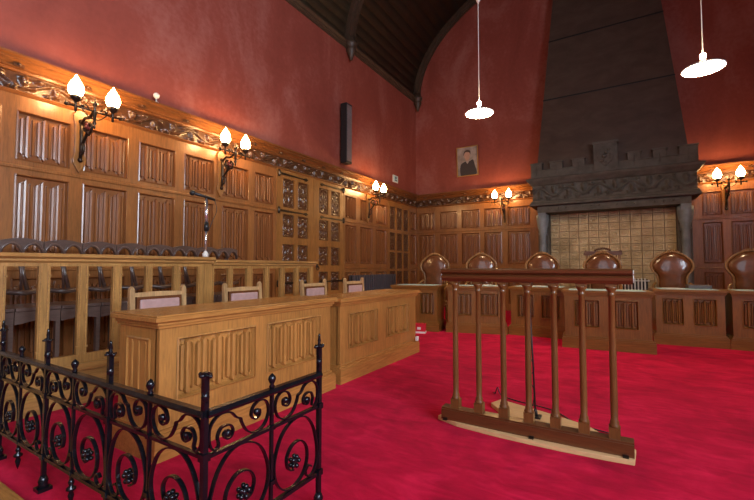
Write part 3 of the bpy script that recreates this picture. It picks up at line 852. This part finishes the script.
# stalls behind: one dark seat unit per person
SG = 'dark wavy-topped stalls between the screen and the left wall'
def stall(label, loc):
    t = thing('stall_seat', label, 'chair', loc, PI/2, SG)    # local x 0..w along wall, faces -y
    W_ = .296
    # crest with two arched holes
    bm = B(); out = []
    N_ = 24
    for i in range(N_+1):
        u = i/N_; top = 1.275+.026*math.sin(PI*u)
        a = ((u*2) % 1); bot = 1.155+.092*math.sin(PI*a)**.5 if 0 < a < 1 else 1.155
        th_ = top
        out.append((W_*u, bot, th_))
    for y0, y1, inset in ((-.02, .02, 0),):
        F1 = [(bm.verts.new((x, y0, b)), bm.verts.new((x, y0, t_)), bm.verts.new((x, y1, t_)), bm.verts.new((x, y1, b))) for x, b, t_ in out]
        for a, b in zip(F1, F1[1:]):
            for k in range(4): bm.faces.new((a[k], a[(k+1) % 4], b[(k+1) % 4], b[k]))
        bm.faces.new(F1[0]); bm.faces.new(F1[-1][::-1])
    for k in range(2):
        pts = [(W_*(k+j/10)/2, -.026, 1.17+.086*math.sin(PI*j/10)**.6) for j in range(11)]
        tube(bm, pts, .011, 6)
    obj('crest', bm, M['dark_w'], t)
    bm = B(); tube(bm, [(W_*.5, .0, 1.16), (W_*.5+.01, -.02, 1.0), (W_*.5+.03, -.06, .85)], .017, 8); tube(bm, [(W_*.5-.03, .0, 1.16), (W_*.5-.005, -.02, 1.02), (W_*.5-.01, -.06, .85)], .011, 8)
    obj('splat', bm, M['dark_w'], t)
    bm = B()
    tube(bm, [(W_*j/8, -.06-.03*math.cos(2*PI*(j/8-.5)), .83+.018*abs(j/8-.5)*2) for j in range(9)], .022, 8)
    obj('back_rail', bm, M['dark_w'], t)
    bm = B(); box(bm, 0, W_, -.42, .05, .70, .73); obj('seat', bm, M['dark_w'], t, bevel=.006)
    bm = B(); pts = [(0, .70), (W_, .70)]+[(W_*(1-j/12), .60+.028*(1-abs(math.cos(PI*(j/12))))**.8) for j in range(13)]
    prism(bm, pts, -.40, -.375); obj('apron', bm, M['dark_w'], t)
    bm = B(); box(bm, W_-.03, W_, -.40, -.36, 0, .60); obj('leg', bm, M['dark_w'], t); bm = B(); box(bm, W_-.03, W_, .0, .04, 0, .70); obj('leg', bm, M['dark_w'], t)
    return t
posn = ['nearest the left edge of the photo', 'second', 'third', 'fourth', 'fifth', 'sixth', 'seventh', 'eighth', 'ninth']
s0 = stall('dark stall with arched crest at the left edge of the photo behind the screen', (-4.42, .90, 0))
for k in range(1, 9):
    lab = ('last dark stall with arched crest, under the microphone end of the screen' if k == 8 else 'dark stall with arched crest, %s from the left edge of the photo' % posn[k])
    dup(s0, lab, (-4.42, .90+.302*k, 0))
# bench front behind (panelled low partition under stalls)

# gooseneck microphone on silver stem
t = thing('microphone', 'silver-stemmed microphone with black head standing at the oak screen', 'microphone', (-3.70, 2.63, 1.155))
bm = B(); lathe(bm, [(.03, 0), (.03, .035), (.02, .045), (.014, .06)], 0, 0, 0, 12); obj('base', bm, M['white_p'], t)
bm = B(); tube(bm, [(0, 0, .05), (.0, .005, .32)], .013, 8); tube(bm, [(0, .005, .32), (0, .0, .60)], .017, 8); obj('stem', bm, M['silver'], t)
bm = B(); lathe(bm, [(.024, 0), (.024, .09)], 0, .005, .27, 10); obj('clamp', bm, M['black_p'], t)
bm = B(); tube(bm, [(0, .10, .615), (0, 0, .63), (0, -.14, .645)], .016, 8); lathe(bm, [(.012, 0), (.012, .06)], 0, 0, .58, 8); sphere(bm, (0, -.16, .648), .03, 10, 6); obj('head', bm, M['black_p'], t)
bm = B(); tube(bm, catmull([(0, .10, .61), (.01, .12, .5), (.01, .07, .38), (0, .03, .28)], 6), .004, 6); obj('cord', bm, M['black_p'], t)

# ================================================================ IRON RAILING
rl = thing('iron_railing', 'black wrought iron railing with scrolls and finials in the near left foreground', 'railing', (-1.15, .83, 0))
def scroll_pts(c, r0, r1, a0, turns, n=22):
    return [(c[0]+(r0+(r1-r0)*k/n)*math.cos(a0+turns*2*PI*k/n), c[1]+(r0+(r1-r0)*k/n)*math.sin(a0+turns*2*PI*k/n)) for k in range(n+1)]
def build_leg(L, posts, mids, rotz, first_end=True, endpost=True):
    """local x 0..L away from the corner"""
    r = rotz
    def ob(name, bm, parent=rl): return obj(name, bm, M['iron'], parent, (0, 0, 0), r)
    bm = B(); prism(bm, [(-.012, .565), (.012, .565), (.018, .575), (.012, .588), (-.012, .588), (-.018, .575)], 0, L, axis='x'); ob('top_rail', bm)
    bm = B(); box(bm, 0, L, -.008, .008, .434, .446); ob('middle_rail', bm)
    bm = B(); box(bm, 0, L, -.009, .009, .146, .160); ob('bottom_rail', bm)
    for p in posts:
        bm = B(); box(bm, p-.009, p+.009, -.009, .009, .03, .70); 
        box(bm, p-.028, p+.028, -.028, .028, 0, .016); lathe(bm, [(.026, .016), (.018, .03), (.022, .045), (.012, .07)], p, 0, 0, 8)
        lathe(bm, [(.009, .61), (.014, .63), (.009, .65)], p, 0, 0, 8)
        for z in (.155, .44): box(bm, p-.014, p+.014, -.014, .014, z-.012, z+.012)
        po = ob('post', bm)
        bm = B()
        sphere(bm, (p-.025, 0, .70), .008, 6, 4); sphere(bm, (p+.025, 0, .70), .008, 6, 4); tube(bm, [(p-.025, 0, .70), (p+.025, 0, .70)], .005, 6)
        tube(bm, [(p, -.022, .70), (p, .022, .70)], .005, 6)
        if p > .01: lathe(bm, [(.009, .69), (.012, .70), (.006, .715), (.008, .725), (.005, .74), (.006, .748), (0, .757)], p, 0, 0, 8)
        else: box(bm, p-.01, p+.01, -.01, .01, .69, .71)
        obj('finial', bm, M['iron'], po)
    for p in mids:
        bm = B(); box(bm, p-.006, p+.006, -.006, .006, .09, .60)
        lathe(bm, [(.008, .588), (.012, .594), (.007, .602), (.012, .612), (.0155, .622), (.013, .632), (.006, .64), (0, .645)], p, 0, 0, 10)
        for z in (.155, .44, .235): box(bm, p-.011, p+.011, -.011, .011, z-.008, z+.008)
        lathe(bm, [(0, .015), (.006, .03), (.013, .06), (.008, .075), (.02, .083), (.02, .09), (.008, .10), (.013, .115), (.006, .13)], p, 0, 0, 8)
        ob('spindle', bm)
    xs = sorted(posts+mids)
    if not xs or xs[0] > .05: xs = [0]+xs
    for i, (a, b) in enumerate(zip(xs, xs[1:])):
        w_ = b-a; m = (i % 2)
        def mp(u, z):
            u = u/.29*w_
            return (a+u, z) if not m else (b-u, z)
        # upper S scroll
        s1 = scroll_pts((.082, .492), .006, .034, -PI*.2, 1.35)
        s2 = scroll_pts((.215, .520), .006, .032, PI*.8, 1.35)
        # outer scroll ends
        path1 = [mp(*q) for q in s1]
        link = catmull([s1[-1], (.035, .54), (.07, .562), (.115, .556), (.135, .53), (.155, .525), (.17, .49), (.205, .458), (.25, .47), (.268, .51), s2[-1]], 4)
        if True:
            s1l = scroll_pts((.085, .490), .006, .030, -PI*.3, 1.2); s2l = scroll_pts((.208, .520), .006, .030, PI*.7, 1.2)
            path = s1l+catmull([(.060, .466), (.022, .485), (.018, .525), (.05, .558), (.095, .558), (.125, .532), (.138, .520), (.143, .508), (.16, .478), (.20, .452), (.245, .462), (.268, .50), (.262, .54)], 4)
            L_ = s1l[-1]
            base = catmull([(.10, .492), (.088, .503), (.074, .497), (.074, .479), (.092, .468), (.113, .480), (.113, .507), (.092, .525), (.06, .520), (.045, .492)][:0]+
                           [(.088, .490), (.080, .498), (.070, .488), (.080, .472), (.100, .474), (.108, .495), (.092, .515), (.06, .515), (.045, .49), (.05, .46), (.03, .452), (.014, .48), (.016, .53), (.05, .560), (.095, .556), (.122, .530), (.140, .522), (.146, .505), (.17, .468), (.21, .450), (.252, .465), (.272, .505), (.262, .545), (.232, .560), (.20, .548), (.188, .520), (.202, .500), (.225, .505), (.228, .525), (.215, .530)], 4)
            path = base
        bm = B(); ribbon(bm, [mp(*q) for q in path], .013, .006)
        for c in ((.086, .489), (.214, .522)):
            q = mp(*c); sphere(bm, (q[0], 0, q[1]), .013, 8, 6)
        ob('upper_scroll', bm)
        big = catmull([(.012, .20), (.016, .28), (.045, .37), (.10, .425), (.17, .43), (.235, .39), (.272, .31), (.270, .24), (.235, .185), (.175, .165), (.115, .185), (.082, .235), (.085, .295), (.125, .335), (.175, .33), (.205, .29), (.195, .245), (.165, .232)], 4)
        bm = B(); ribbon(bm, [mp(*q) for q in big], .015, .006)
        small = catmull([(.012, .24), (.020, .20), (.045, .168), (.078, .170), (.088, .195), (.070, .212), (.052, .200)], 4)
        ribbon(bm, [mp(*q) for q in small], .013, .006)
        ls = ob('lower_scroll', bm)
        bm = B(); q = mp(.158, .262)
        sphere(bm, (q[0], 0, q[1]), .014, 8, 6)
        for k in range(5):
            for sy in (-1, 1): sphere(bm, (q[0]+.018*math.cos(k*2*PI/5), sy*.007, q[1]+.018*math.sin(k*2*PI/5)), .010, 6, 5)
        obj('rosette', bm, M['iron'], ls)
build_leg(2.36, [.005, .61, 1.20, 1.78, 2.35], [.32, .915, 1.51, 2.06], PI)
build_leg(.57, [.565], [.285], PI/2)
# rebuild parity: corner bay of the short leg is covered by the corner post

# ================================================================ LAMPS
def sconce(label, loc, rotz):
    t = thing('wall_lamp', label, 'lamp', loc, rotz, 'twin wall lamps')   # local: wall plane y=0, faces -y, z measured absolute
    bm = B(); half = [(0, 2.02), (.03, 2.07), (.055, 2.12), (.06, 2.16), (.045, 2.22), (.043, 2.50), (.055, 2.56), (.06, 2.61), (.04, 2.655), (0, 2.67)]
    pts = half+[(-x, z) for x, z in reversed(half[1:-1])]
    prism(bm, pts, -.085, -.05); obj('backplate', bm, M['door'], t, bevel=.004)
    bm = B(); tube(bm, [(0, -.10, 2.14), (0, -.115, 2.3), (0, -.11, 2.45), (0, -.10, 2.56)], .017, 8)
    for z in (2.15, 2.55): sphere(bm, (0, -.10, z), .026, 8, 6)
    # scrolled bracket
    tube(bm, catmull([(0, -.11, 2.30), (0, -.17, 2.34), (0, -.24, 2.42), (0, -.25, 2.50), (0, -.19, 2.52), (0, -.17, 2.46), (0, -.21, 2.44)], 5), .016, 6)
    tube(bm, catmull([(0, -.10, 2.52), (0, -.18, 2.57), (0, -.28, 2.56), (0, -.36, 2.60)], 5), .016, 6)
    tube(bm, catmull([(0, -.10, 2.20), (0, -.16, 2.22), (0, -.17, 2.29), (0, -.13, 2.31), (0, -.12, 2.27)], 5), .011, 6)
    tube(bm, catmull([(0, -.24, 2.42), (0, -.30, 2.40), (0, -.33, 2.46), (0, -.29, 2.50), (0, -.26, 2.46)], 5), .013, 6)
    for k in range(6): sphere(bm, (.02*math.cos(k), -.22+.022*math.sin(k*1.1), 2.40+.02*k), .017, 6, 5)
    obj('bracket', bm, M['iron_m'], t)
    bm = B()
    for k in range(5): sphere(bm, (.022*math.cos(k*2*PI/5), -.265, 2.47+.022*math.sin(k*2*PI/5)), .02, 8, 6)
    obj('rosette', bm, M['rose'], t)
    bm = B(); tube(bm, [(-.235, -.38, 2.60), (.235, -.38, 2.60)], .009, 8)
    for s in (-1, 1):
        tube(bm, catmull([(0, -.38, 2.52), (s*.05, -.38, 2.53), (s*.11, -.38, 2.60), (s*.08, -.38, 2.64), (s*.05, -.38, 2.61)], 5), .006, 6)
        sphere(bm, (s*.24, -.38, 2.60), .02, 8, 6); sphere(bm, (s*.105, -.38, 2.62), .016, 8, 6)
    lathe(bm, [(0, 2.42), (.012, 2.44), (.006, 2.46), (.02, 2.48), (.012, 2.50), (.018, 2.58), (.01, 2.64), (.02, 2.66), (.03, 2.68), (.012, 2.70), (.006, 2.73), (0, 2.75)], 0, -.38, 0, 10)
    obj('crossbar', bm, M['iron_m'], t)
    for s in (-1, 1):
        bm = B(); lathe(bm, [(.0, 2.54), (.012, 2.55), (.010, 2.62), (.014, 2.64), (.045, 2.665), (.05, 2.69), (.035, 2.70)], s*.165, -.38, 0, 12)
        obj('lamp_cup', bm, M['iron_m'], t)
        bm = B(); lathe(bm, [(.03, 2.695), (.055, 2.72), (.066, 2.755), (.062, 2.79), (.045, 2.83), (.024, 2.865), (.008, 2.895), (0, 2.91)], s*.165, -.38, 0, 14)
        obj('lamp_shade', bm, M['shade'], t)
    return t
sc0 = sconce('twin-flame wall lamp nearest the left edge of the photo, on the left wall', (XL, 1.89, 0), PI/2)
dup(sc0, 'twin-flame wall lamp on the left wall above the microphone', (XL, 3.60, 0))
dup(sc0, 'twin-flame wall lamp on the left wall between the carved doors and the corner', (XL, 7.42, 0))
dup(sc0, 'twin-flame wall lamp on the back wall, left of the fireplace', (-2.39, YB, 0), 0)
dup(sc0, 'twin-flame wall lamp on the back wall, right of the fireplace', (1.735, YB, 0), 0)

def pendant(label, loc, ztop, rose):
    t = thing('pendant_lamp', label, 'lamp', loc, 0, 'hanging disc lamps'); t.scale = (.93, .93, 1)
    bm = B(); lathe(bm, [(.225, -.02), (.228, -.012), (.20, .006), (.14, .03), (.08, .05), (.05, .06), (.035, .075), (.03, .10), (.0, .11)], 0, 0, 0, 32)
    obj('lamp_shade', bm, M['white_metal'], t)
    bm = B(); sphere(bm, (0, 0, .135), .034, 12, 8); obj('bulb_cap', bm, M['bulb'], t)
    bm = B(); lathe(bm, [(0, -.055), (.06, -.05), (.13, -.038), (.19, -.025), (.215, -.0205), (0, -.0202)], 0, 0, 0, 32); obj('diffuser', bm, M['pend'], t)
    bm = B(); tube(bm, [(0, 0, .168), (0, 0, ztop)], .006, 6); obj('cord', bm, M['white_p'], t)
    if rose:
        bm = B(); lathe(bm, [(.008, -.14), (.03, -.1), (.05, -.03), (.055, 0)], 0, 0, rose, 14); obj('ceiling_cap', bm, M['white_p'], t)
    return t
def vz(x): return ZC+VB*math.sqrt(max(0, 1-((x-XM)/VA)**2))
p0 = pendant('hanging white disc lamp on a long cord left of the chimney hood', (-1.77, 5.86, 3.375), vz(-1.77)-3.37, 1.82)
pendant('hanging white disc lamp at the right, nearer the camera', (.87, 5.88, 3.375), vz(.87)-3.37, 0)

# ================================================================ SMALL THINGS ON THE WALLS AND FLOOR
t = thing('column_speaker', 'narrow dark column loudspeaker on the red left wall above the carved doors', 'speaker', (XL, 6.52, 0), PI/2)
bm = B(); box(bm, -.10, .10, -.20, -.05, 3.14, 4.36); obj('cabinet', bm, M['black_p'], t, bevel=.01)
bm = B(); box(bm, -.08, .08, -.208, -.20, 3.18, 4.32); 
for k in range(14): box(bm, -.075, .075, -.212, -.208, 3.22+.08*k, 3.235+.08*k)
obj('grille', bm, M['grey_p'], t)
bm = B(); box(bm, -.03, .03, -.05, 0, 3.3, 3.36); box(bm, -.03, .03, -.05, 0, 4.1, 4.16); obj('wall_bracket', bm, M['iron_m'], t)
t = thing('wall_sign', 'small white sign with dark marking on the left wall near the corner', 'sign', (XL, 8.80, 3.27), PI/2)
bm = B(); box(bm, -.13, .13, -.02, 0, -.09, .09); obj('plate', bm, M['white_p'], t, bevel=.004)
bm = B(); box(bm, -.09, .10, -.024, -.02, -.065, .07); obj('printed_face', bm, M['turq'], t)
bm = B()   # dark blot of lettering: two stacked rounded marks
lathe(bm, [(.036, 0), (.036, .004)], 0, 0, 0, 14); xform(bm, Matrix.Translation((0, -.024, .028)) @ Matrix.Rotation(PI/2, 4, 'X'))
n0 = len(bm.verts); box(bm, -.05, .05, -.028, -.024, -.05, -.022)
obj('printed_mark', bm, M['slate'], t)
t = thing('alarm_bell', 'small white globe on a stem standing on the left cornice', 'alarm', (XL+.08, 2.67, 3.028))
bm = B(); lathe(bm, [(.028, 0), (.028, .01), (.008, .02), (.008, .06)], 0, 0, 0, 10); obj('stem', bm, M['white_p'], t)
bm = B(); sphere(bm, (0, 0, .09), .036, 14, 10); obj('globe', bm, M['white_p'], t)
# portrait
pt = thing('framed_portrait', 'framed portrait of a person in dark clothes on the red back wall', 'picture', (-3.33, YB, 3.78), 0)
pt.rotation_euler = (math.radians(4), 0, 0); pt.location = (-3.33, YB-.035, 3.78)
bm = B(); framing(bm, -.285, .285, -.38, .38, [(-.265, .265)], [(-.36, .36)], -.03, 0); obj('picture_frame', bm, M['brass'], pt)
m_bg = plain('portrait_background', (.32, .27, .24), .6, 0, 0, .45, 5)
m_skin = plain('portrait_skin', (.48, .28, .20), .6, 0, 0, .15, 30); m_dark = plain('portrait_dark', (.035, .028, .032), .6); m_hair = plain('portrait_hair', (.06, .035, .025), .6)
bm = B(); box(bm, -.265, .265, -.012, 0, -.36, .36); cv = obj('canvas', bm, m_bg, pt)
def flat(name, pts, y, mat):
    bm = B(); prism(bm, pts, y-.001, y); return obj(name, bm, mat, cv)
flat('painted_jacket', catmull([(-.19, -.355), (-.20, -.2), (-.17, -.06), (-.05, .0), (.06, .0), (.15, .03), (.19, -.1), (.24, -.3), (.22, -.355)], 3), -.0125, m_dark)
flat('painted_collar', [(-.05, .01), (.0, -.07), (.06, .01), (.05, .05), (-.04, .05)], -.0138, m_bg)
flat('painted_face', catmull([(-.01, .01), (.05, .06), (.07, .14), (.06, .22), (0, .25), (-.06, .22), (-.08, .14), (-.05, .06)], 4, True), -.015, m_skin)
flat('painted_hair', catmull([(-.095, .15), (-.085, .24), (-.01, .29), (.08, .26), (.085, .17), (.05, .225), (-.05, .235)], 4, True), -.0165, m_hair)
# radiators
def radiator(name, label, loc, rotz, L, h, mat, z0=.1, pitch=.05, dp=.11):
    t = thing(name, label, 'radiator', loc, rotz); bm = B()
    n = int(L/pitch)
    for k in range(n):
        x = k*pitch; box(bm, x+.006, x+pitch*.55, -dp, 0, z0, h)
    obj('fins', bm, mat, t, bevel=.004)
    bm = B(); tube(bm, [(0, -dp/2, z0+.05), (L, -dp/2, z0+.05)], .018, 8); tube(bm, [(0, -dp/2, h-.05), (L, -dp/2, h-.05)], .018, 8)
    obj('pipe', bm, mat, t)
    bm = B(); box(bm, .0, L-.03, -dp*.62, -dp*.38, z0+.02, h-.02); obj('gap_shade', bm, M['black_p'], t)  # black slab added as painted shade in the gaps between fins
    bm = B()
    for x in (.05, L-.08): box(bm, x, x+.03, -dp, 0, 0, z0)
    obj('foot', bm, mat, t)
radiator('radiator', 'dark grey column radiator on the left wall beyond the carved doors', (XL+.09, 6.68, 0), PI/2, 1.80, .88, M['slate'], .1, .09, .13)
radiator('radiator', 'white finned radiator standing inside the fireplace', (-.78, 9.45, .03), 0, 1.25, .80, M['white_metal'], .08, .055)
# red box, small items
t = thing('small_carton', 'small red and white carton on the carpet in front of the leftmost bench table', 'box', (-2.76, 5.86, 0), .25)
bm = B(); box(bm, -.085, .085, -.06, .06, .03, .15); obj('red_body', bm, M['red_p'], t)
bm = B(); box(bm, -.087, .087, -.062, .062, 0, .03); box(bm, -.04, .02, -.063, -.06, .06, .10); obj('white_band', bm, M['white_p'], t)
bm = B(); box(bm, -.02, .02, -.012, .012, 0, .05); tag(obj('socket_plate', bm, M['white_p'], None, (-2.14, 4.45, .155), PI/2), 'small white socket plate at the plinth end of the second light desk', 'socket')
bm = B(); box(bm, -.13, .13, -.09, .09, 0, .05); tag(obj('flat_case', bm, M['slate'], None, (.92, 7.15, .748), .1, bevel=.005), 'flat dark case lying on the bench table below the right end of the fireplace', 'case')
bm = B(); tube(bm, [(.09*math.cos(k*PI/12), .06*math.sin(k*PI/12), 0) for k in range(25)], .008, 6, False); tag(obj('ring_binder', bm, M['white_p'], None, (1.62, 6.98, .757)), 'small pale ring lying on the rightmost bench table', 'ring')
PG = 'white paper sheets on the bench tables'
for lab, x, y, r in (('white paper sheet on the bench table second from the left', -1.95, 6.72, .3), ('white paper sheet on the third bench table', -1.12, 6.75, -.1), ('white paper sheet on the bench table between the forward and rightmost ones', .62, 7.02, .1)):
    bm = B(); box(bm, -.105, .105, -.15, .15, 0, .002); tag(obj('paper_sheet', bm, M['white_p'], None, (x, y, .7495), r), lab, 'paper', PG)
